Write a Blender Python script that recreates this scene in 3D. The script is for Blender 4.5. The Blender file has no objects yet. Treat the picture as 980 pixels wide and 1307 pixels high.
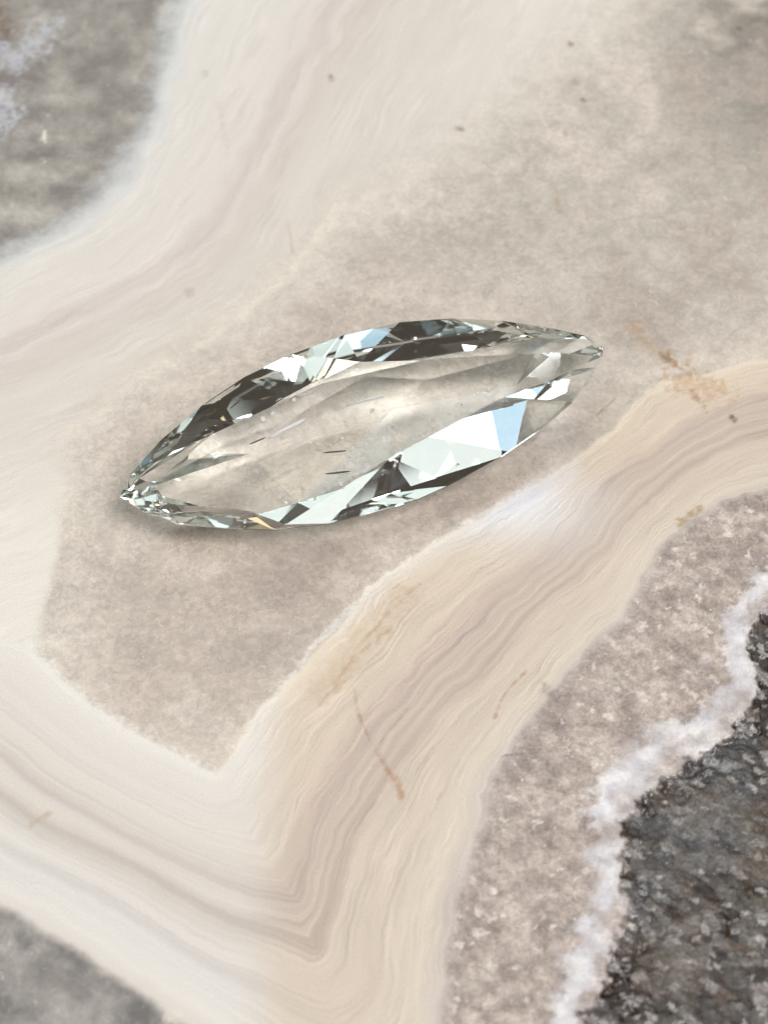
import bpy, bmesh, math, random
import numpy as np
from mathutils import Vector, Matrix

random.seed(7)
C = bpy.context.scene
COL = C.collection

# ------------------------------------------------------------------ camera
PW, PH = 980.0, 1307.0                      # size of the photograph the tracing was made on
ELEV = math.radians(52.0)
DIST = 0.115
FIELD = 0.0310                              # metres of slab across the frame at its centre
cam_loc = np.array([0.0, -DIST * math.cos(ELEV), DIST * math.sin(ELEV)])
cam_d = bpy.data.cameras.new('camera')
cam_d.sensor_fit = 'HORIZONTAL'
cam_d.sensor_width = 36.0
cam_d.lens = 36.0 * DIST / FIELD
cam_d.clip_start = 0.005
cam_d.clip_end = 20.0
cam = bpy.data.objects.new('camera', cam_d)
COL.objects.link(cam)
cam.location = cam_loc
cam.rotation_euler = (math.pi / 2 - ELEV, 0, 0)
cam_d.dof.use_dof = True
cam_d.dof.focus_distance = DIST * 0.985
cam_d.dof.aperture_fstop = 120.0
C.camera = cam

# ------------------------------------------------------------------ world and lamps
w = bpy.data.worlds.new('World')
C.world = w
w.use_nodes = True
bg = w.node_tree.nodes['Background']
bg.inputs[0].default_value = (1.0, 0.80, 0.64, 1)
bg.inputs[1].default_value = 0.07

def area(name, loc, target, sx, sy, power, col):
    d = bpy.data.lights.new(name, 'AREA')
    d.shape = 'RECTANGLE'
    d.size, d.size_y = sx, sy
    d.energy = power
    d.color = col
    o = bpy.data.objects.new(name, d)
    COL.objects.link(o)
    o.location = loc
    o.rotation_euler = (Vector(target) - Vector(loc)).to_track_quat('-Z', 'Y').to_euler()
    return o

area('facet_light', (-0.148, 0.696, 1.016), (0, 0, 0), 0.96, 1.36, 4.0, (0.93, 1.0, 0.96))  # added lamp out of view, aimed so the near facets show white
area('facet_light', (-0.559, 0.530, 1.022), (0, 0, 0), 0.54, 1.08, 1.9, (0.60, 0.83, 1.0))  # added blue lamp out of view, turns some gem facets blue
area('facet_light', (0.264, 0.766, 0.965), (0, 0, 0), 0.17, 1.15, 0.75, (1.0, 0.74, 0.40))  # added amber strip out of view, puts warm glints in the facets
area('key_light', (0.394, -0.542, 1.114), (0, 0, 0), 0.50, 0.50, 19.0, (1.0, 0.983, 0.985))  # added key lamp out of view, lights slab and gem centre
area('side_fill', (-0.714, -0.139, 1.078), (0, 0, 0), 0.42, 0.42, 3.8, (1.0, 0.98, 0.98))  # added fill lamp out of view, lifts the shade around the gem

C.view_settings.view_transform = 'Standard'
C.view_settings.look = 'None'
C.view_settings.exposure = 0.0
C.view_settings.gamma = 1.0
C.render.engine = 'CYCLES'
cy = C.cycles
cy.max_bounces = 24
cy.transmission_bounces = 20
cy.glossy_bounces = 12
cy.diffuse_bounces = 4
cy.caustics_reflective = True
cy.caustics_refractive = True
cy.blur_glossy = 0.2
cy.sample_clamp_indirect = 30.0
cy.use_denoising = True

# ------------------------------------------------------------------ pixel of the photograph -> point at height z
right = np.array([1.0, 0, 0])
upv = np.array([0, math.sin(ELEV), math.cos(ELEV)])
fwd = np.array([0, math.cos(ELEV), -math.sin(ELEV)])
KPX = FIELD / DIST / PW                     # tangent per pixel

def at(x, y, z=0.0):
    d = fwd + right * ((x - PW / 2) * KPX) + upv * ((PH / 2 - y) * KPX)
    t = (z - cam_loc[2]) / d[2]
    return cam_loc + d * t

# ------------------------------------------------------------------ small tools
def lin(c):
    c = np.asarray(c, float) / 255.0
    return np.where(c <= 0.04045, c / 12.92, ((c + 0.055) / 1.055) ** 2.4)

def sstep(a, b, x):
    t = np.clip((x - a) / (b - a), 0, 1)
    return t * t * (3 - 2 * t)

_rng = np.random.RandomState(11)
_LAT = _rng.rand(256, 256)

def vnoise(x, y):
    xi = np.floor(x).astype(int); yi = np.floor(y).astype(int)
    fx = x - xi; fy = y - yi
    fx = fx * fx * (3 - 2 * fx); fy = fy * fy * (3 - 2 * fy)
    a = _LAT[xi & 255, yi & 255]; b = _LAT[(xi + 1) & 255, yi & 255]
    c = _LAT[xi & 255, (yi + 1) & 255]; d = _LAT[(xi + 1) & 255, (yi + 1) & 255]
    return (a * (1 - fx) + b * fx) * (1 - fy) + (c * (1 - fx) + d * fx) * fy

def fbm(x, y, octaves=4, seed=0.0):
    s = 0; amp = 0.5; tot = 0
    for k in range(octaves):
        s = s + amp * vnoise(x * 2 ** k + 17.3 * k + seed, y * 2 ** k + 5.1 * k + seed * 1.7)
        tot += amp; amp *= 0.55
    return s / tot

def flat(pts):
    return np.array([at(px, py)[:2] for px, py in pts]) * 1000.0     # millimetres on the slab

def smooth(P, n=2):
    for _ in range(n):                       # Chaikin, ends kept
        Q = [P[0]]
        for a, b in zip(P[:-1], P[1:]):
            Q += [a * 0.75 + b * 0.25, a * 0.25 + b * 0.75]
        Q.append(P[-1]); P = np.array(Q)
    return P

def pdist(X, Y, P):
    best = np.full(X.shape, 1e9)
    for a, b in zip(P[:-1], P[1:]):
        d = b - a; L = d @ d
        if L < 1e-12: continue
        t = np.clip(((X - a[0]) * d[0] + (Y - a[1]) * d[1]) / L, 0, 1)
        best = np.minimum(best, (X - a[0] - t * d[0]) ** 2 + (Y - a[1] - t * d[1]) ** 2)
    return np.sqrt(best)

def inside(X, Y, P):
    r = np.zeros(X.shape, bool)
    for a, b in zip(P, np.roll(P, -1, 0)):
        if a[1] == b[1]: continue
        c = ((a[1] > Y) != (b[1] > Y)) & (X < (b[0] - a[0]) * (Y - a[1]) / (b[1] - a[1]) + a[0])
        r ^= c
    return r

def sd(X, Y, P, closing):
    """signed distance in mm, positive inside the area bounded by P and the far closing points"""
    full = np.vstack([P, np.array(closing, float)])
    return np.where(inside(X, Y, full), 1.0, -1.0) * pdist(X, Y, P)

# ------------------------------------------------------------------ the agate slab
# traced borders between the mineral zones (pixels of the photograph, laid on the slab plane)
HEART_LOW = [(-160, 770), (-60, 800), (38, 826), (90, 880), (170, 936), (278, 990), (320, 922), (400, 826), (480, 745), (560, 690),
             (640, 640), (720, 592), (800, 524), (860, 487), (980, 457), (1120, 425), (1500, 350)]
BAND_A = [(-300, 810), (-100, 905), (0, 962), (40, 1003), (90, 1030), (200, 1090), (310, 1143), (384, 1154), (384, 1154), (384, 1154), (395, 1090), (415, 1045), (450, 978),
          (500, 905), (560, 838), (640, 770), (720, 690), (780, 620), (850, 560), (920, 530), (980, 512), (1120, 480), (1500, 420)]
BAND_B = [(-300, 880), (-100, 965), (0, 1012), (50, 1050), (125, 1080), (200, 1121), (280, 1168), (345, 1187), (407, 1214), (407, 1214), (407, 1214), (417, 1140), (432, 1085), (458, 1030),
          (520, 950), (590, 872), (680, 790), (760, 712), (815, 645), (880, 590), (980, 555), (1120, 520), (1500, 470)]
BAND_OUT = [(-300, 1010), (-100, 1110), (0, 1160), (60, 1186), (130, 1236), (200, 1288), (300, 1360), (430, 1500), (540, 1420), (570, 1307), (575, 1200), (590, 1120), (620, 1040), (648, 958),
            (700, 890), (760, 830), (818, 770), (838, 712), (880, 668), (930, 640), (980, 624), (1120, 590), (1500, 540)]
UP_HEART = [(60, 1000), (38, 826), (64, 740), (80, 640), (84, 560), (130, 522), (200, 472), (270, 430), (370, 348), (440, 268), (500, 222), (600, 155), (720, 60), (800, -20), (1000, -220)]
UP_MID = [(-400, 640), (-200, 520), (0, 440), (110, 390), (200, 350), (260, 290), (320, 200), (370, 100), (430, 0), (540, -160)]
UP_OUT = [(-400, 500), (-150, 400), (0, 334), (60, 306), (110, 276), (150, 236), (176, 195), (200, 150), (215, 70), (240, 0), (290, -160), (340, -300)]
RIM = [(1200, 500), (1040, 640), (980, 738), (945, 785), (935, 835), (940, 880), (910, 915), (835, 950), (806, 985), (770, 1012), (763, 1070), (768, 1140), (778, 1162), (753, 1212), (733, 1280), (715, 1340), (690, 1500)]
DRUSE = [(1240, 560), (1070, 690), (985, 765), (966, 800), (958, 845), (968, 905), (890, 962), (812, 1008), (790, 1085), (790, 1130), (810, 1166), (778, 1230), (750, 1290), (738, 1340), (715, 1500)]

def axis(lo, f0, f1, hi, fine, coarse):
    a = [f0]
    s = fine
    while a[-1] > lo:
        a.append(a[-1] - s); s = min(coarse, s * 1.18)
    b = [f1]; s = fine
    while b[-1] < hi:
        b.append(b[-1] + s); s = min(coarse, s * 1.18)
    return np.array(a[::-1] + list(np.arange(f0 + fine, f1 - fine * 0.5, fine)) + b)

FINE = 0.072
gx = axis(-62, -18.2, 18.2, 62, FINE, 0.9)
gy = axis(-60, -25.5, 33.0, 80, FINE, 0.9)
nx, ny = len(gx), len(gy)
X, Y = np.meshgrid(gx, gy)                 # (ny, nx) millimetres
# uneven natural borders: warp the coordinates a little
wx = (fbm(X * 0.9, Y * 0.9, 5, 3.0) - 0.5) * 1.1
wy = (fbm(X * 0.9, Y * 0.9, 5, 9.0) - 0.5) * 1.1
wsoft = (fbm(X * 0.35, Y * 0.35, 3, 21.0) - 0.5)
wfine = (fbm(X * 2.6, Y * 2.6, 4, 23.) - 0.5)
wfin2 = (fbm(X * 2.6, Y * 2.6, 4, 27.) - 0.5)
Xs, Ys = X + wsoft * 0.6 + wfine * 0.22, Y - wsoft * 0.6 + wfin2 * 0.22
Xb, Yb = X + wsoft * 0.7 + wfine * 0.10, Y - wsoft * 0.7 + wfin2 * 0.10
Xr, Yr = X + wx, Y + wy

FAR = 400
pl = lambda P, n=2: smooth(flat(P), n)
d_heart = sd(Xs, Ys, flat(HEART_LOW), [(FAR, FAR), (-FAR, FAR)])           # + above
d_a = sd(Xb, Yb, pl(BAND_A, 1), [(FAR, FAR), (-FAR, FAR)])
d_b = sd(Xb, Yb, pl(BAND_B, 1), [(FAR, FAR), (-FAR, FAR)])
d_out = sd(Xr * 0.5 + Xs * 0.5, Yr * 0.5 + Ys * 0.5, pl(BAND_OUT), [(FAR, FAR), (-FAR, FAR)])
d_up = sd(Xs, Ys, pl(UP_HEART), [(FAR, FAR), (FAR, -FAR)])                 # + heart side
d_um = sd(Xb, Yb, pl(UP_MID), [(FAR, FAR), (FAR, -FAR), (-FAR, -FAR)])
d_uo = sd(Xr * 0.6 + Xs * 0.4, Yr * 0.6 + Ys * 0.4, pl(UP_OUT), [(FAR, FAR), (FAR, -FAR), (-FAR, -FAR)])
d_rim = pdist(Xr, Yr, pl(RIM))
d_rs = sd(Xr, Yr, pl(RIM), [(FAR, -FAR)])                              # + on the druse side of the rim
d_dr = sd(Xr * 1.0, Yr, pl(DRUSE), [(FAR, -FAR)])                          # + druse side

low = d_heart < 0                                                         # below the heart's lower border
# layer coordinate of the lower bands: 0 at the heart, 1, 2 on the two traced dark lines, 3 at the outer border
aH, aA, aB, aO = abs(d_heart), abs(d_a), abs(d_b), abs(d_out)
band_low = np.where(d_a > 0, aH / (aH + aA + 1e-9),
           np.where(d_b > 0, 1 + aA / (aA + aB + 1e-9), 2 + aB / (aB + aO + 1e-9)))
aU, aM, aUO = abs(d_up), abs(d_um), abs(d_uo)
band_up = 1 - d_um / 7.0                                                   # layers run parallel to the mauve stripe and are cut off by the heart
band = np.where(low, band_low, band_up + 10.0)

# zone weights
soft = 0.35
w_low = sstep(0.10, -0.10, d_heart)
su = 0.30 + 2.6 * sstep(-2.0, 14.0, Y)                                     # this border is crisp on the left and fades out upwards
du_ = d_up + su * 0.5 * (fbm(X * 0.6, Y * 0.6, 4, 19.) - .5)
w_upb = (1 - w_low) * sstep(su, -su, du_)
w_heart = (1 - w_low) * sstep(-su, su, du_)
w_grey_ul = sstep(0.45, -0.55, d_uo) * (1 - w_low)
w_out = sstep(0.30, -0.30, d_out)                                         # outside the lower bands
side = X - at(420, 1307)[0] * 1000                                        # right or left of the fold
w_right = sstep(-1.5, 1.5, side)
w_grey_ll = w_out * (1 - w_right)
w_cryst = w_out * w_right
w_druse = sstep(-0.12, 0.14, d_dr + (fbm(X * 2.2, Y * 2.2, 3, 5.) - .5) * 0.7) * w_right
rimn = fbm(X * 1.3, Y * 1.3, 4, 31.)
rimw = 0.58 + (rimn - 0.5) * 2.3 + (fbm(X * 0.3, Y * 0.3, 2, 37.) - 0.5) * 0.7
w_rim = sstep(rimw + 0.18, rimw * 0.3, d_rim) * w_cryst * (1 - w_druse)
w_rim = np.maximum(w_rim, sstep(-.15, .15, d_rs) * w_cryst * (1 - w_druse) * (0.62 + 1.6 * (rimn - .5)).clip(0, 1))

ALB = 0.80                                                                # lit white reads 1/ALB: albedo = display * ALB
def col(r, g, b): return lin((r, g, b)) * ALB
def mix(base, c, wgt): return base * (1 - wgt[..., None]) + c * wgt[..., None]

def ramp(t, stops):
    ts = [s[0] for s in stops]; cs = np.array([col(*s[1]) for s in stops])
    return np.stack([np.interp(t, ts, cs[:, k]) for k in range(3)], -1)

tint = np.zeros(X.shape + (3,)) + col(192, 179, 167)
big = fbm(X * 0.16, Y * 0.16, 3, 41.)
# heart: greyer to the upper right
pxx = X; pyy = Y
ur = sstep(2, 20, (X * 0.6 + Y * 0.8))
tint = mix(tint, col(187, 179, 168), ur)
dark_ur = sstep(8.0, 1.0, np.hypot((X - at(1010, 40)[0] * 1e3) * 1.0, (Y - at(1010, 40)[1] * 1e3) * 0.55))
tint = mix(tint, col(122, 117, 109), dark_ur * 0.9)
cl = fbm(X * 0.28, Y * 0.28, 4, 47.)
tint = mix(tint, col(205, 194, 182), sstep(.5, .68, cl) * 0.75)
tint = mix(tint, col(176, 163, 153), sstep(.48, .30, cl) * 0.7)
# pale halo just inside the heart's borders
tint = mix(tint, col(214, 203, 189), sstep(1.4, 0.0, aH) * 0.35)
tint = mix(tint, col(214, 206, 193), sstep(4.5, 0.0, aU) * 0.55)
# upper-left bands
tb = band_up + (fbm(X * 0.5, Y * 0.5, 3, 13.) - 0.5) * 0.10
upc = ramp(tb, [(-1.5, (224, 218, 209)), (-.6, (222, 216, 206)), (.0, (215, 208, 198)), (.3, (212, 204, 194)), (.55, (213, 205, 195)), (.74, (208, 199, 190)), (.84, (207, 197, 189)), (.90, (214, 205, 197)),
                (.97, (204, 194, 187)), (1.04, (208, 199, 192)), (1.10, (217, 209, 201)), (1.3, (216, 210, 201)), (1.7, (219, 214, 206)), (2.2, (214, 214, 211))])
upc = mix(upc, col(226, 217, 202), sstep(.55, .05, aU) * sstep(.60, .40, fbm(X * .5, Y * .5, 3, 15.)) * .7)
tint = mix(tint, upc, w_upb)
left_low = sstep(-6, -16, X) * sstep(6, -4, Y)
tint = mix(tint, col(224, 218, 209), w_upb * left_low * 0.8)
# upper-left grey quartz with blue-white clouds
g = ramp(fbm(X * 0.8, Y * 0.8, 5, 61.), [(.25, (128, 122, 116)), (.5, (153, 147, 139)), (.75, (178, 172, 163))])
tint = mix(tint, g, w_grey_ul)
tint = mix(tint, col(204, 208, 210), sstep(1.3, 0.0, aUO + (fbm(X * 1.2, Y * 1.2, 3, 63.) - .5) * 1.2) * (1 - w_low) * 0.5)
# lower bands
tl = band_low + (fbm(X * 0.6, Y * 0.6, 3, 77.) - 0.5) * 0.06
left = ramp(tl, [(0, (230, 225, 217)), (.06, (224, 218, 210)), (.3, (220, 213, 204)), (.8, (214, 206, 196)), (.93, (206, 196, 187)), (1.0, (196, 186, 178)), (1.12, (213, 204, 195)),
                 (1.45, (216, 207, 197)), (1.8, (206, 196, 186)), (1.98, (190, 179, 170)), (2.12, (208, 200, 190)), (2.3, (218, 212, 204)), (2.42, (207, 200, 193)), (2.52, (217, 212, 205)), (2.8, (222, 216, 208)), (3.0, (211, 202, 193))])
rgt = ramp(tl, [(0, (228, 216, 198)), (.08, (222, 209, 190)), (.3, (214, 199, 181)), (.7, (211, 196, 179)), (.88, (201, 184, 170)), (1.0, (187, 172, 162)), (1.1, (201, 186, 173)), (1.3, (194, 178, 166)), (1.45, (204, 189, 175)),
                (1.65, (190, 174, 163)), (1.8, (203, 188, 174)), (2.0, (188, 172, 160)), (2.15, (207, 193, 178)), (2.5, (209, 195, 179)), (2.8, (215, 203, 188)), (3.0, (199, 190, 183))])
foldx = at(330, 1307)[0] * 1000; 
arm = sstep(-1.2, 1.2, (X - at(340, 1100)[0] * 1000) + 0.35 * (Y - at(340, 1100)[1] * 1000) * 0)
rgt = rgt * np.array([0.97, 0.965, 0.955])
left = left * np.array([0.985, 0.99, 0.995])
tint = mix(tint, left * (1 - arm[..., None]) + rgt * arm[..., None], w_low)
# milky blue-white chalcedony seam beside the heart, and painted light glow near the gem
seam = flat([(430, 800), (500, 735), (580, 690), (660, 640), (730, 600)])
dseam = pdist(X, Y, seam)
painted_glow = np.exp(-((X - at(665, 645)[0] * 1e3) / 2.7) ** 2 - ((Y - at(665, 645)[1] * 1e3) / 1.9) ** 2)
tint = mix(tint, col(226, 226, 228), np.clip(painted_glow * 0.85 + sstep(0.8, 0., dseam) * 0.25 , 0, 1) * sstep(0.5, -0.2, d_heart))
# grey zones beyond the bands
gl = ramp(fbm(X * 0.7, Y * 0.7, 5, 91.), [(.25, (112, 108, 105)), (.5, (146, 140, 134)), (.8, (176, 170, 163))])
tint = mix(tint, gl, w_grey_ll)
cr = ramp(fbm(X * 1.6, Y * 1.6, 5, 95.), [(.25, (150, 137, 130)), (.5, (176, 162, 153)), (.78, (197, 184, 174))])
tint = mix(tint, cr, w_cryst)
tint = mix(tint, col(168, 155, 150), sstep(0.9, 0.1, aO) * w_cryst * 0.5)
rimc = ramp(fbm(X * 1.1, Y * 1.1, 4, 131.), [(.28, (178, 168, 166)), (.42, (198, 193, 195)), (.55, (213, 210, 213)), (.7, (232, 230, 230))])
tint = mix(tint, rimc, np.clip(w_rim * 0.95, 0, 1))
dz = fbm(X * 1.5, Y * 1.5, 5, 99.)
dr = ramp(dz, [(.25, (50, 43, 40)), (.42, (70, 65, 62)), (.55, (88, 83, 80)), (.75, (118, 113, 108))])
brownish = sstep(.5, .7, fbm(X * 2.6, Y * 2.6, 4, 103.)) * sstep(2.4, 0.1, d_dr)
dr = mix(dr, col(52, 38, 32), brownish * 0.85)
tint = mix(tint, dr, w_druse)

# stains and cracks: (points, half width mm, colour, strength, raggedness)
STAINS = [
    ([(805, 415), (828, 437), (850, 455), (872, 472)], .34, (176, 146, 112), .5, 1.7), ([(846, 452), (868, 470)], .14, (128, 86, 54), .6, 1.2),
    ([(866, 484), (890, 492), (912, 497)], .55, (182, 142, 98), .5, 1.7), ([(884, 500), (902, 526)], .12, (150, 115, 80), .5, 1.), ([(934, 533), (937, 535)], .13, (92, 62, 52), .9, .5),
    ([(762, 530), (785, 508)], .05, (150, 124, 104), .6, .4),
    ([(452, 880), (457, 912), (478, 958), (500, 992), (515, 1018)], .05, (158, 122, 98), .55, 1.5), ([(458, 905), (468, 940), (486, 962), (508, 1008)], .04, (166, 132, 110), .4, 1.6), ([(496, 985), (515, 1020)], .13, (176, 140, 112), .5, 1.4),
    ([(478, 958), (492, 940), (520, 905)], .05, (166, 134, 112), .5, .8),
    ([(520, 760), (480, 800), (430, 850), (408, 882)], .5, (190, 162, 130), .34, 1.0), ([(500, 800), (450, 842), (425, 872)], .09, (168, 138, 108), .42, 1.3), ([(535, 745), (500, 778), (470, 812)], .07, (176, 146, 116), .4, 1.1), ([(455, 850), (430, 880), (418, 888)], .3, (186, 158, 128), .3, 1.2),
    ([(632, 918), (640, 892), (655, 872), (672, 858)], .055, (160, 124, 96), .6, 1.5),
    ([(866, 668), (880, 658), (896, 648)], .13, (150, 120, 70), .65, 1.8), ([(505, 990), (514, 1020)], .10, (176, 138, 108), .5, .8),
    ([(421, 97), (423, 102)], .11, (112, 84, 78), .8, .6), ([(584, 163), (588, 165)], .13, (132, 104, 86), .8, .6), ([(744, 127), (746, 129)], .11, (96, 84, 72), .85, .5), ([(726, 54), (729, 56)], .11, (124, 108, 84), .8, .5), ([(733, 103), (734, 106)], .2, (164, 154, 136), .7, .8),
    ([(941, 35), (944, 37)], .13, (110, 92, 80), .8, .5), ([(720, 168), (722, 171)], .11, (160, 142, 130), .7, .6), ([(671, 190), (672, 194)], .1, (165, 148, 142), .7, .6),
    ([(368, 288), (374, 322)], .07, (192, 172, 146), .7, 1.), ([(708, 240), (714, 272)], .09, (176, 152, 124), .6, 1.2), ([(748, 262), (749, 280)], .07, (176, 150, 128), .6, .8),
    ([(240, 370), (242, 376)], .15, (186, 174, 162), .8, .7), ([(262, 92), (264, 95)], .16, (196, 186, 176), .8, 1.), ([(280, 130), (290, 198)], .12, (203, 194, 184), .5, 1.6),
    ([(54, 178), (57, 166), (58, 182)], .05, (224, 216, 202), .9, .4), ([(640, 966), (668, 962)], .055, (96, 88, 88), .75, .6), ([(700, 880), (716, 906)], .20, (140, 126, 118), .6, 1.4), ([(648, 992), (690, 1004), (724, 1012)], .07, (140, 126, 116), .6, .9),
    ([(40, 1053), (64, 1038)], .10, (178, 150, 116), .6, .9), ([(5, 40), (-20, -10), (-60, -40)], .5, (112, 88, 62), .8, 1.2), ([(215, 1300), (225, 1298)], .22, (222, 214, 200), .6, .9),
    ([(170, 140), (176, 136), (186, 142)], .24, (128, 121, 115), .6, .8), ([(56, 88), (64, 96)], .3, (132, 125, 118), .6, 1.2), ([(2, 100), (14, 108)], .4, (120, 112, 116), .7, 1.), ([(28, 1195), (34, 1205)], .22, (112, 108, 106), .7, 1.),
    ([(0, 60), (20, 80), (36, 66), (60, 36)], .55, (196, 200, 212), .6, 1.6), ([(-6, 120), (10, 140), (0, 160)], .6, (200, 203, 212), .6, 1.6),
    ([(430, 262), (370, 352), (270, 432), (200, 474)], .13, (228, 219, 204), .5, 1.6), ([(300, 955), (400, 826), (480, 745), (560, 691), (640, 641)], .13, (234, 228, 218), .65, .9), ([(318, 922), (278, 990)], .2, (226, 214, 196), .6, .8),
    ([(278, 990), (170, 936), (90, 880), (40, 828)], .25, (232, 227, 219), .6, .8),
    ([(870, 775), (900, 782), (920, 800)], .09, (222, 212, 200), .7, 1.6), ([(944, 655), (950, 648), (958, 652)], .14, (208, 198, 186), .7, .8),
]
rag = fbm(X * 5.0, Y * 5.0, 3, 201.)
rag3 = sstep(.30, .62, fbm(X * 7.0, Y * 7.0, 3, 221.))
rag2 = (fbm(X * 2.5, Y * 2.5, 3, 211.) - 0.5) * 0.5
for pts, hw, c, k, r in STAINS:
    P = flat(pts)
    lo = P.min(0) - hw * 4 - .6; hi = P.max(0) + hw * 4 + .6
    i0, i1 = np.searchsorted(gx, [lo[0], hi[0]]); j0, j1 = np.searchsorted(gy, [lo[1], hi[1]])
    if i1 <= i0 or j1 <= j0: continue
    s = np.s_[j0:j1, i0:i1]
    d = pdist(X[s] + rag2[s] * hw * 2, Y[s] - rag2[s] * hw * 2, P) + (rag[s] - 0.5) * hw * 2.2 * r
    tint[s] = mix(tint[s], col(*c), sstep(hw * 1.7, hw * 0.2, d) * k * (0.45 + 0.75 * rag3[s]).clip(0, 1))

# crystal grains: a jittered cell pattern; every grain is a small tilted facet with its own mineral tint
def cells(X, Y, size, seed):
    r = np.random.RandomState(seed); J = r.rand(128, 128, 6)
    gx_, gy_ = X / size, Y / size
    ix, iy = np.floor(gx_).astype(int), np.floor(gy_).astype(int)
    best = np.full(X.shape, 1e9); val = np.zeros(X.shape + (6,))
    for dx in (-1, 0, 1):
        for dy in (-1, 0, 1):
            j = J[(ix + dx) & 127, (iy + dy) & 127]
            ox = gx_ - (ix + dx + j[..., 0]); oy = gy_ - (iy + dy + j[..., 1])
            d = ox * ox + oy * oy; m = d < best
            best = np.where(m, d, best)
            v = np.concatenate([ox[..., None] * size, oy[..., None] * size, j[..., 2:]], -1)
            val[m] = v[m]
    return val
wj = (fbm(X * 3.0, Y * 3.0, 3, 301.) - 0.5) * 0.5
alo = X * 0.45 + Y * 0.9
K1 = cells((d_dr + wj) * 0.62, alo * 1.15 - wj, 0.40, 5); K2 = cells(X - wj, Y + wj, 0.24, 6)
near = sstep(1.9, 0.3, d_dr + (fbm(X * .8, Y * .8, 3, 151.) - .5) * 2.4) * w_druse
g1 = K1[..., 2]; g2 = K2[..., 2]
lowf = fbm(X * 0.22, Y * 0.22, 3, 141.)
dk = (0.80 + 0.32 * g1) * (0.80 + 0.40 * g2) * (0.72 + 0.56 * sstep(.3, .7, lowf))
tint = np.where((w_druse > 0.02)[..., None], tint * (1 - w_druse[..., None] + w_druse[..., None] * dk[..., None]), tint)
tint = mix(tint, col(44, 27, 21), w_druse * (K1[..., 3] > 0.86 - 0.36 * near) * (0.55 + 0.45 * g2))
tint = mix(tint, col(172, 168, 163), w_druse * (K2[..., 3] > 0.92) * 0.75)
tint = mix(tint, col(166, 160, 158), w_druse * (K1[..., 3] < 0.05 + 0.13 * near) * 0.55)
tint = mix(tint, col(104, 88, 74), w_druse * (K1[..., 4] > 0.86) * 0.4)
tint = mix(tint, col(112, 100, 88), w_druse * sstep(.5, .68, fbm(X * .35, Y * .35, 3, 161.)) * .45)
tint = mix(tint, col(96, 99, 104), w_druse * sstep(.5, .66, fbm(X * .4, Y * .4, 3, 171.)) * .3)
wcr = w_cryst * (1 - w_druse) * (1 - 0.5 * w_rim)
tint = tint * (1 + wcr[..., None] * ((g2 - 0.5) * 0.16 + (g1 - 0.5) * 0.12)[..., None])
tint = mix(tint, col(226, 214, 204), wcr * (K2[..., 3] > 0.95) * 0.6)
# surface height (mm): polished flat, pitted and crystalline in the druse
pit = sstep(.58, .30, fbm(X * 1.5, Y * 1.5, 5, 99.))
ht = -w_druse * (0.05 + (0.16 * pit + 0.12 * K1[..., 5]) * (0.35 + 0.65 * near))
ht += w_druse * (K1[..., 0] * (K1[..., 3] - 0.5) + K1[..., 1] * (K1[..., 4] - 0.5)) * 0.9 * (0.35 + 0.65 * near)
ht += wcr * ((K2[..., 0] * (K2[..., 4] - 0.5) + K2[..., 1] * (K2[..., 5] - 0.5)) * 0.35 - 0.02)
co = np.stack([X, Y, ht], -1).reshape(-1, 3) * 0.001

# ---- slab material: traced mineral tint, plus procedural banding, grain and flecks
class NT:
    def __init__(s, m):
        s.t = m.node_tree; s.t.nodes.clear()
    def n(s, typ, **kw):
        nd = s.t.nodes.new(typ)
        for k, v in kw.items():
            if k.startswith('i_'):
                key = k[2:]; key = int(key) if key.isdigit() else key
                nd.inputs[key].default_value = v
            else: setattr(nd, k, v)
        return nd
    def l(s, a, b): s.t.links.new(a, b)
    def math(s, op, a, b=None, clamp=False):
        nd = s.n('ShaderNodeMath', operation=op, use_clamp=clamp)
        for k, v in enumerate((a, b)):
            if v is None: continue
            if hasattr(v, 'links'): s.l(v, nd.inputs[k])
            else: nd.inputs[k].default_value = v
        return nd.outputs[0]
    def attr(s, name): return s.n('ShaderNodeAttribute', attribute_name=name)
    def rng(s, v, a, b, c, d):
        nd = s.n('ShaderNodeMapRange', i_1=a, i_2=b, i_3=c, i_4=d); nd.interpolation_type = 'SMOOTHSTEP'
        s.l(v, nd.inputs[0]); return nd.outputs[0]
    def scale(s, colour, f):
        nd = s.n('ShaderNodeVectorMath', operation='SCALE')
        s.l(colour, nd.inputs[0]); s.l(f, nd.inputs['Scale']); return nd.outputs[0]
    def mixc(s, f, a, b):
        nd = s.n('ShaderNodeMix', data_type='RGBA')
        s.l(f, nd.inputs[0])
        for v, k in ((a, 6), (b, 7)):
            if hasattr(v, 'links'): s.l(v, nd.inputs[k])
            else: nd.inputs[k].default_value = tuple(v) + (1,)
        return nd.outputs[2]

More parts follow.
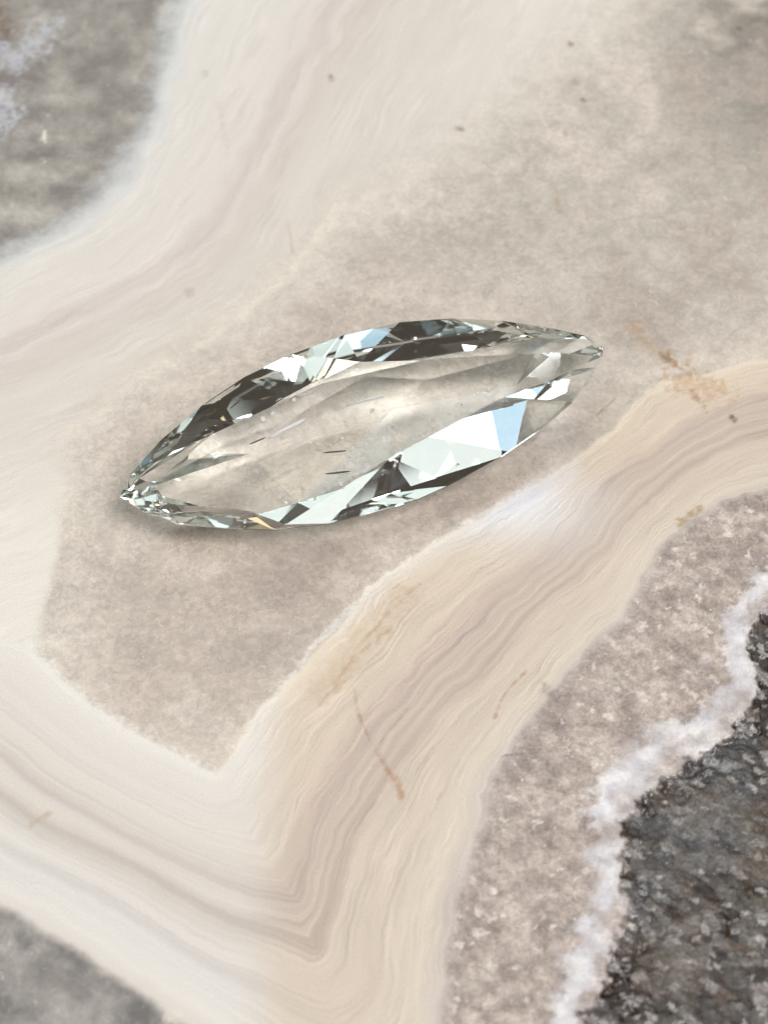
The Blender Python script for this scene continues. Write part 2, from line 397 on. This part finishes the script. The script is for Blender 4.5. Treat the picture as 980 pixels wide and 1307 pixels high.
def slab_material():
    m = bpy.data.materials.new('agate'); m.use_nodes = True
    t = NT(m)
    geo = t.n('ShaderNodeNewGeometry')
    mm = t.n('ShaderNodeVectorMath', operation='SCALE'); t.l(geo.outputs['Position'], mm.inputs[0]); mm.inputs['Scale'].default_value = 1000
    P = mm.outputs[0]
    tint = t.attr('tint').outputs['Color']
    bandc = t.attr('band').outputs['Fac']; wb = t.attr('w_band').outputs['Fac']
    wq = t.attr('w_quartz').outputs['Fac']; wc = t.attr('w_cryst').outputs['Fac']; wd = t.attr('w_druse').outputs['Fac']
    # fine growth lines that follow the layers
    sep = t.n('ShaderNodeSeparateXYZ'); t.l(P, sep.inputs[0])
    def streak(freq, along, seed, detail=3.0):
        cb = t.n('ShaderNodeCombineXYZ')
        t.l(t.math('MULTIPLY', bandc, freq), cb.inputs[0])
        t.l(t.math('MULTIPLY', t.math('ADD', sep.outputs[0], sep.outputs[1]), along), cb.inputs[1]); cb.inputs[2].default_value = seed
        nz = t.n('ShaderNodeTexNoise', i_Scale=1.0, i_Detail=detail, i_Roughness=0.6); t.l(cb.outputs[0], nz.inputs['Vector'])
        return nz.outputs['Fac']
    s1 = t.rng(streak(9.0, 0.10, 1.0), .3, .7, -0.5, 0.5)
    s2 = t.rng(streak(34.0, 0.22, 5.0, 2.0), .3, .7, -0.5, 0.5)
    s0 = t.rng(streak(70.0, 0.5, 9.0, 3.0), .3, .7, -0.5, 0.5)
    gate = t.rng(streak(5.0, 0.16, 15.0, 2.0), .38, .62, 0.05, 1.0)
    def noise(scale, detail, rough=0.6, seed=0.0, dist=0.0):
        ad = t.n('ShaderNodeVectorMath', operation='ADD'); t.l(P, ad.inputs[0]); ad.inputs[1].default_value = (seed, seed * 2, 0)
        nz = t.n('ShaderNodeTexNoise', i_Scale=scale, i_Detail=detail, i_Roughness=rough, i_Distortion=dist); t.l(ad.outputs[0], nz.inputs['Vector'])
        return nz.outputs['Fac']
    amp = t.math('ADD', t.math('ADD', t.math('MULTIPLY', s1, 0.10), t.math('MULTIPLY', t.math('MULTIPLY', s0, 0.12), gate)), t.math('MULTIPLY', t.math('MULTIPLY', s2, 0.26), gate))
    amp = t.math('MULTIPLY', amp, wb)
    # cloudy flakes of the quartz
    q1 = t.rng(noise(1.15, 6, 0.68, 3.0, 0.6), .32, .68, -0.5, 0.5)
    q2 = t.rng(noise(4.2, 4, 0.6, 11.0, 0.8), .35, .72, -0.5, 0.5)
    qa = t.math('MULTIPLY', t.math('ADD', t.math('MULTIPLY', q1, 0.22), t.math('MULTIPLY', q2, 0.20)), wq)
    rr = t.math('ABSOLUTE', t.math('SUBTRACT', noise(1.9, 4, 0.62, 71.0, 1.6), 0.5))
    ridge = t.rng(rr, 0.0, 0.035, 1.0, 0.0)
    rmask = t.rng(noise(0.55, 3, 0.6, 83.0), .46, .66, 0.0, 1.0)
    rq = t.math('MULTIPLY', t.math('MULTIPLY', ridge, rmask), t.math('MULTIPLY', wq, 0.17))
    qa = t.math('ADD', qa, rq)
    # crystals
    c1 = t.rng(noise(2.6, 5, 0.65, 21.0, 0.7), .33, .67, -0.5, 0.5)
    c2 = t.rng(noise(7.0, 3, 0.6, 27.0, 0.3), .35, .70, -0.5, 0.5)
    ca = t.math('MULTIPLY', t.math('ADD', t.math('MULTIPLY', c1, 0.30), t.math('MULTIPLY', c2, 0.26)), wc)
    da = t.math('MULTIPLY', t.math('ADD', t.math('MULTIPLY', c1, 0.45), t.math('MULTIPLY', c2, 0.55)), wd)
    g = t.rng(noise(16.0, 3, 0.6, 33.0), .3, .7, -0.07, 0.07)
    tot = t.math('ADD', t.math('ADD', t.math('ADD', amp, qa), t.math('ADD', ca, da)), g)
    tot = t.math('MAXIMUM', t.math('ADD', tot, 1.0), 0.15)
    c = t.scale(tint, tot)
    # small pale flecks
    fl = t.rng(noise(2.8, 3, 0.7, 45.0, 1.2), .63, .70, 0.0, 1.0)
    flw = t.math('MULTIPLY', fl, t.math('MAXIMUM', t.math('MULTIPLY', wq, 0.55), t.math('MULTIPLY', wc, 0.75)))
    c = t.mixc(flw, c, lin((226, 216, 203)) * ALB)
    flz = t.rng(noise(3.6, 3, 0.7, 57.0, 0.8), .64, .75, 0.0, 0.75)
    c = t.mixc(t.math('MULTIPLY', flz, wd), c, lin((168, 163, 156)) * ALB)
    b = t.n('ShaderNodeBsdfPrincipled')
    t.l(t.rng(t.math('ADD', t.math('MULTIPLY', noise(0.35, 4, 0.6, 101.0), 0.6), t.math('MULTIPLY', q2, 0.10)), .2, .42, 0.22, 0.5), b.inputs['Roughness'])
    t.l(c, b.inputs['Base Color'])
    b.inputs['Specular IOR Level'].default_value = 0.5
    bump = t.n('ShaderNodeBump', i_Strength=0.35, i_Distance=0.00004)
    hh = t.math('ADD', t.math('MULTIPLY', c1, t.math('ADD', wd, t.math('MULTIPLY', wc, 0.5))), t.math('MULTIPLY', q2, 0.12))
    t.l(hh, bump.inputs['Height']); t.l(bump.outputs[0], b.inputs['Normal'])
    o = t.n('ShaderNodeOutputMaterial'); t.l(b.outputs[0], o.inputs[0])
    return m

AGATE = slab_material()
ATTR = {'band': band, 'w_band': np.clip((w_low * (1 - w_out)) * (0.45 + 0.55 * arm) + 0.5 * w_upb * (1 - w_grey_ul), 0, 1), 'w_quartz': np.clip(w_heart + w_grey_ul * 0.8 + w_grey_ll, 0, 1),
        'w_cryst': np.clip(w_cryst * (1 - w_druse) * (1 - 0.6 * w_rim), 0, 1), 'w_druse': w_druse}

def tag(o, label=None, cat=None, group=None, kind=None):
    if label: o['label'] = label
    if cat: o['category'] = cat
    if group: o['group'] = group
    if kind: o['kind'] = kind
    return o

slab = bpy.data.objects.new('polished_agate', None)
slab.empty_display_size = 0.01
COL.objects.link(slab)
tag(slab, 'polished beige and grey banded agate slab with dark crystals in its lower right corner', 'stone slab')

# every cell goes to the mineral zone its centre lies in; each zone is a part of the slab
cellc = lambda a: (a[:-1, :-1] + a[1:, :-1] + a[:-1, 1:] + a[1:, 1:]) / 4
zone = np.full((ny - 1, nx - 1), 0)                      # 0 heart
zone[cellc(d_up) < 0] = 1                                # upper bands
zone[(cellc(d_uo) < 0) & (cellc(d_up) < 0)] = 2
zone[(cellc(d_heart) < 0)] = 3
zout = (cellc(d_heart) < 0) & (cellc(d_out) < 0)
zr = cellc(side) > 0
zone[zout & ~zr] = 4
zone[zout & zr] = 5
zone[zout & zr & (cellc(w_rim) > 0.5)] = 6
zone[zout & zr & (cellc(w_druse) > 0.5)] = 7
idx = np.arange(nx * ny).reshape(ny, nx)
quads = np.stack([idx[:-1, :-1], idx[:-1, 1:], idx[1:, 1:], idx[1:, :-1]], -1)
PARTS = {0: ('quartz_heart', 'smooth cloudy grey beige quartz heart under the clear gem'), 1: ('chalcedony_band', 'pale cream layered band above and left of the gem'),
         2: ('quartz_patch', 'mottled grey quartz patch in the upper left corner'), 3: ('chalcedony_band', 'warm beige band with brown growth lines folding to a point below the gem'),
         4: ('quartz_patch', 'blurred grey quartz patch in the lower left corner'), 5: ('crystal_zone', 'pinkish grey grainy crystal zone inside the white rim'),
         6: ('white_rim', 'lumpy bluish white seam edging the dark crystals'), 7: ('dark_druse', 'charcoal and brown speckled crystals in the lower right corner')}
flat_attr = {k: v.reshape(-1).astype(np.float32) for k, v in ATTR.items()}
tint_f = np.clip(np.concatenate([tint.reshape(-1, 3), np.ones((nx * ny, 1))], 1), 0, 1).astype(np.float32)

def grid_mesh(name, q):
    used, inv = np.unique(q, return_inverse=True)
    q = inv.reshape(-1, 4)
    me = bpy.data.meshes.new(name)
    me.vertices.add(len(used)); me.vertices.foreach_set('co', co[used].astype(np.float32).ravel())
    me.loops.add(q.size); me.loops.foreach_set('vertex_index', q.ravel().astype(np.int32))
    me.polygons.add(len(q)); me.polygons.foreach_set('loop_start', np.arange(0, q.size, 4, dtype=np.int32))
    me.update(calc_edges=True)
    me.polygons.foreach_set('use_smooth', np.ones(len(q), bool))
    for k, v in flat_attr.items():
        a = me.attributes.new(k, 'FLOAT', 'POINT'); a.data.foreach_set('value', v[used])
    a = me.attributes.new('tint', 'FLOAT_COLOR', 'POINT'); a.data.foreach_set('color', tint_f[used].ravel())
    me.materials.append(AGATE)
    return me

for z, (nm, lab) in PARTS.items():
    q = quads[zone == z]
    if not len(q): continue
    o = bpy.data.objects.new(nm, grid_mesh(nm, q)); COL.objects.link(o); o.parent = slab
    o['label'] = lab
# the slab's sawn edge and underside
th = 0.009
b = bmesh.new()
x0, x1, y0, y1 = gx[0] / 1e3, gx[-1] / 1e3, gy[0] / 1e3, gy[-1] / 1e3
ring = [(x0, y0), (x1, y0), (x1, y1), (x0, y1)]
tv = [b.verts.new((x, y, -0.0006)) for x, y in ring]; bv = [b.verts.new((x * 0.99, y * 0.99, -th)) for x, y in ring]
for k in range(4): b.faces.new((tv[k], bv[k], bv[(k + 1) % 4], tv[(k + 1) % 4]))
b.faces.new(bv[::-1]); b.faces.new(tv[::-1])
me = bpy.data.meshes.new('sawn_edge'); b.normal_update(); b.to_mesh(me); b.free()
em = bpy.data.materials.new('sawn_agate'); em.use_nodes = True
em.node_tree.nodes['Principled BSDF'].inputs['Base Color'].default_value = (0.4, 0.36, 0.32, 1)
me.materials.append(em)
eo = bpy.data.objects.new('sawn_edge', me); COL.objects.link(eo); eo.parent = slab
#GEM
# ------------------------------------------------------------------ the faceted gem
GIRD = 0.00012
IOR = 1.585
gL, gR = at(153, 634)[:2], at(769, 442)[:2]
ang = math.atan2(gR[1] - gL[1], gR[0] - gL[0])
gu = np.array([math.cos(ang), math.sin(ang), 0])
gside = np.array([-math.sin(ang), math.cos(ang), 0])              # away from the camera
def on_plane(px, py, org, n):
    d = fwd + right * ((px - PW / 2) * KPX) + upv * ((PH / 2 - py) * KPX)
    return cam_loc + d * (((org - cam_loc) @ n) / (d @ n))

G_FAR = [(153, 634), (166, 606), (205, 562), (258, 517), (312, 481), (372, 452), (440, 427), (510, 411), (575, 406), (640, 409), (700, 418), (745, 428)]
G_NEAR = [(769, 442), (758, 474), (730, 513), (692, 546), (640, 582), (575, 618), (535, 636), (480, 652), (420, 668), (350, 676), (290, 674), (228, 668), (185, 653)]
T_FAR = [(198, 604), (285, 540), (382, 492), (515, 462), (605, 447), (690, 440)]
T_NEAR = [(757, 449), (660, 502), (505, 596), (385, 656), (320, 660), (238, 646)]
MID_FAR = (0, 2, 4, 6, 8, 10)
MID_NEAR = (12, 14, 16, 18, 20, 22)
SHAPE = {'crown': 0.001405,
 'kd': [0.223947, 0.25, 0.220198, -0.14908, -0.23692],
 'kf': [0.031445, -0.07, 0.017592, 0.07, 0.041761],
 'kv': [0.0008, 0.000415, 0.000396, -0.000379, 0.000553],
 'mj': [[-0.000284, -0.057285, -0.285388], [-5.8e-05, -0.045956, 0.064254], [0.001079, -0.113705, 0.371066], [0.000304, 0.034407, 0.215629], [-0.0012, -0.14, 0.4],
        [0.00014, 0.004691, -0.085581], [0.0012, -0.14, -0.349133], [0.000655, -0.132767, 0.102859], [0.0012, 0.14, -0.351258], [-0.000691, -0.110163, 0.069499],
        [-0.001024, -0.109627, 0.4], [0.000175, 0.14, 0.272109]],
 'mu': 0.89236,
 'mv': [0.5, 0.715553],
 'pav': 0.00181,
 'pav1': 0.00141,
 'rect': [[1.797779, 0.963444, 1.24, 0.996709, 1.358009], [2.3427, 0.926807, 1.28, 0.633617, 1.077087], [5.346187, 1.029212, 1.3, 0.36, 0.36],
          [3.334067, 0.976771, 1.3, 0.36, 0.36]],
 'tilt': 0.324206,
 'tj': [[-1.96362, 13.950617], [-13.753461, 14.0], [28.0, -2.769879], [28.0, -2.892839], [-9.085851, 8.115496], [19.133618, 9.762156], [12.131177, 5.837805],
        [-17.49088, 4.453325], [-6.857594, -12.538984], [-20.240186, 13.390848], [-3.219907, -8.130177], [-23.59855, -3.017879]]}
def gem_geometry(P):
    tilt = P['tilt']
    gn = np.array([0, 0, 1]) * math.cos(tilt) - gside * math.sin(tilt)
    gv = np.cross(gn, gu)
    def build(zg):
        org = np.array([*at(461, 538, zg)[:2], zg])
        gt = [on_plane(*p, org, gn) for p in G_FAR + G_NEAR]
        tt = [on_plane(p[0] + j[0], p[1] + j[1], org + gn * P['crown'], gn) for p, j in zip(T_FAR + T_NEAR, P['tj'])]
        gb = [p - gn * GIRD for p in gt]
        us = [(p - org) @ gu for p in gb]; u0, u1 = min(us), max(us)
        vs = [(p - org) @ gv for p in gb]; vm = (max(vs) + min(vs)) / 2
        vmid = lambda f: vm * (1 - abs(2 * f - 1) ** 2)
        keel, mid = [], []
        for (f, d), jd, jv, jf in zip(((0.16, .66), (0.34, .93), (0.55, 1.0), (0.74, .90), (0.88, .64)), P['kd'], P['kv'], P['kf']):
            f = f + jf
            keel.append(org + gu * (u0 + (u1 - u0) * f) + gv * (vmid(f) + jv) - gn * (GIRD + P['pav'] * (d + jd)))
        for n, k in enumerate(MID_FAR + MID_NEAR):
            u, v = us[k], vs[k]; f = (u - u0) / (u1 - u0); tip = k in (0, len(G_FAR))
            uu = (u0 + u1) / 2 + (u - (u0 + u1) / 2) * P['mu'] + P['mj'][n][0]
            sv = 1.0 if tip else P['mv'][0 if k < len(G_FAR) else 1] + P['mj'][n][1]
            mid.append(org + gu * uu + gv * (vmid(f) + (v - vmid(f)) * sv) - gn * (GIRD + P['pav1'] * ((0.82 if tip else 1) + P['mj'][n][2])))
        return org, gt, gb, tt, mid, keel
    zg = 0.002
    for _ in range(5):
        org, gt, gb, tt, mid, keel = build(zg)
        zg -= min(p[2] for p in gb + mid + keel) - 0.00001
    return (gn, gv) + build(zg)
gn, gv, org, gt, gb, tt, mid, keel = gem_geometry(SHAPE)
CROWN, PAV = SHAPE['crown'], SHAPE['pav']
gem = bpy.data.objects.new('faceted_gem', None)
gem.empty_display_size = 0.004
COL.objects.link(gem)
gem.location = (org[0], org[1], 0)
tag(gem, 'clear pale mint green marquise cut gem lying on the polished agate', 'gemstone')

def gem_material(name, tint, rough):
    m = bpy.data.materials.new(name); m.use_nodes = True
    t = NT(m)
    o = t.n('ShaderNodeOutputMaterial')
    g = t.n('ShaderNodeBsdfGlass', i_IOR=IOR, i_Roughness=rough)
    g.inputs['Color'].default_value = tint + (1,)
    t.l(g.outputs[0], o.inputs[0])
    return m
CRYSTAL = gem_material('clear_crystal', (0.996, 0.999, 0.998), 0.0)
DEEP = gem_material('mint_crystal', (0.966, 0.994, 0.988), 0.02)          # the stone's faint colour, taken up at every bounce off its underside
gem_inv = Vector(gem.location)

def part(name, verts, faces, mat=CRYSTAL, parent=gem, label=None):
    me = bpy.data.meshes.new(name)
    me.from_pydata([tuple(Vector(v) - gem_inv) for v in verts], [], faces)
    me.materials.append(mat); me.update()
    o = bpy.data.objects.new(name, me); COL.objects.link(o); o.parent = parent
    if label: o['label'] = label
    return o

centre = org - gn * PAV * 0.3
def facet(name, pts, label=None):
    mat = DEEP if name == 'pavilion_facet' else CRYSTAL
    a = np.array(pts); n = np.cross(a[1] - a[0], a[2] - a[0])
    if n @ (a.mean(0) - centre) < 0: a = a[::-1]
    return part(name, list(a), [tuple(range(len(a)))], mat, label=label)

facet('table_facet', tt, 'large flat window on top of the gem')
def strip(name, A, B):
    """zigzag of triangles between two rows of points that run the same way"""
    i = j = 0
    la = np.r_[0, np.cumsum(np.linalg.norm(np.diff(np.array(A), axis=0), axis=1))]; la /= la[-1]
    lb = np.r_[0, np.cumsum(np.linalg.norm(np.diff(np.array(B), axis=0), axis=1))]; lb /= lb[-1]
    while i < len(A) - 1 or j < len(B) - 1:
        if j == len(B) - 1 or (i < len(A) - 1 and la[i + 1] + la[i] <= lb[j + 1] + lb[j]):
            facet(name, [A[i], A[i + 1], B[j]]); i += 1
        else:
            facet(name, [A[i], B[j + 1], B[j]]); j += 1
nf, nt = len(G_FAR), len(T_FAR)
strip('crown_facet', gt[:nf + 1], tt[:nt + 1])
strip('crown_facet', gt[nf:] + [gt[0]], tt[nt:] + [tt[0]])
nm_ = len(MID_FAR)
strip('pavilion_facet', gb[:nf + 1], mid[:nm_ + 1])
strip('pavilion_facet', gb[nf:] + [gb[0]], mid[nm_:] + [mid[0]])
strip('pavilion_facet', mid[:nm_ + 1], keel)
strip('pavilion_facet', mid[nm_:] + [mid[0]], keel[::-1])
ng = len(gt)
part('girdle', gt + gb, [(k, k + ng, (k + 1) % ng + ng, (k + 1) % ng) for k in range(ng)])
# make the girdle's normals point outwards
me = [o for o in gem.children if o.name.startswith('girdle')][0].data
b = bmesh.new(); b.from_mesh(me)
for f in b.faces:
    if f.normal.dot(f.calc_center_median() + gem_inv - Vector(centre)) < 0: f.normal_flip()
b.to_mesh(me); b.free()

# inclusions inside the stone, seen through the table
def inside_table(px, py, depth):
    p = on_plane(px, py, org + gn * CROWN, gn)
    d = p - cam_loc; d /= np.linalg.norm(d)
    ci = -d @ gn; r = 1 / IOR
    tdir = r * d + (r * ci - math.sqrt(1 - r * r * (1 - ci * ci))) * gn
    return p + tdir * depth
def plain(name, c, rough=0.5):
    m = bpy.data.materials.new(name); m.use_nodes = True
    bs = m.node_tree.nodes['Principled BSDF']
    nz = m.node_tree.nodes.new('ShaderNodeTexNoise'); nz.inputs['Scale'].default_value = 9000
    rp = m.node_tree.nodes.new('ShaderNodeMix'); rp.data_type = 'RGBA'
    rp.inputs[6].default_value = tuple(np.array(c) * 0.9) + (1,); rp.inputs[7].default_value = tuple(np.minimum(np.array(c) * 1.2, 0.9)) + (1,)
    m.node_tree.links.new(nz.outputs[0], rp.inputs[0]); m.node_tree.links.new(rp.outputs[2], bs.inputs['Base Color'])
    bs.inputs['Roughness'].default_value = rough
    return m
DARKN = plain('dark_mineral', (0.05, 0.045, 0.04))
PALE = plain('pale_mineral', (0.92, 0.91, 0.88))
def rod(name, a, c, r, mat, n=6):
    a, c = np.array(a), np.array(c); d = (c - a) / np.linalg.norm(c - a)
    s = np.cross(d, gn); s /= np.linalg.norm(s); q = np.cross(s, d)
    vs, fs = [a], []
    prof = [(0.08, .6), (0.3, 1.0), (0.7, .9), (0.93, .5)]
    for f, k in prof:
        for i in range(n):
            t = 2 * math.pi * i / n
            vs.append(a + (c - a) * f + (s * math.cos(t) + q * math.sin(t)) * r * k * (1 + 0.25 * random.uniform(-1, 1)))
    vs.append(c); e = len(vs) - 1
    for i in range(n): fs.append((0, 1 + (i + 1) % n, 1 + i))
    for k in range(len(prof) - 1):
        for i in range(n):
            p0 = 1 + k * n; fs.append((p0 + i, p0 + (i + 1) % n, p0 + n + (i + 1) % n, p0 + n + i))
    p0 = 1 + (len(prof) - 1) * n
    for i in range(n): fs.append((p0 + i, p0 + (i + 1) % n, e))
    return part(name, vs, fs, mat)
def speck(px, py, depth, r):
    c = inside_table(px, py, depth); bb = bmesh.new()
    bmesh.ops.create_icosphere(bb, subdivisions=1, radius=r)
    vs = [np.array(v.co) * (1 + 0.3 * random.uniform(-1, 1)) + c for v in bb.verts]; fs = [[v.index for v in f.verts] for f in bb.faces]; bb.free()
    return part('speck_inclusion', vs, fs, PALE)
for (a, c) in (((411, 578), (443, 575)), ((414, 605), (448, 601))):
    rod('needle_inclusion', inside_table(*a, .0004), inside_table(*c, .0004), 0.000042, DARKN)
rod('feather_inclusion', inside_table(341, 560, .0003), inside_table(391, 534, .0003), 0.00010, PALE)
rod('needle_inclusion', inside_table(318, 567, .0003), inside_table(340, 558, .0003), 0.00004, DARKN)
rod('feather_inclusion', inside_table(440, 518, .0003), inside_table(492, 505, .0003), 0.00006, PALE)
for px, py, r in ((396, 565, .00007), (437, 559, .00008), (467, 550, .00007), (475, 524, .0001), (468, 549, .00006), (337, 535, .00013), (348, 528, .00008), (326, 551, .00009), (376, 510, .0001),
                  (623, 497, .00012), (610, 502, .00007), (365, 642, .00008), (357, 636, .00006), (402, 637, .00007), (435, 618, .00006), (530, 430, .00007), (590, 516, .00006), (420, 525, .00005)):
    speck(px, py, .0003, r)
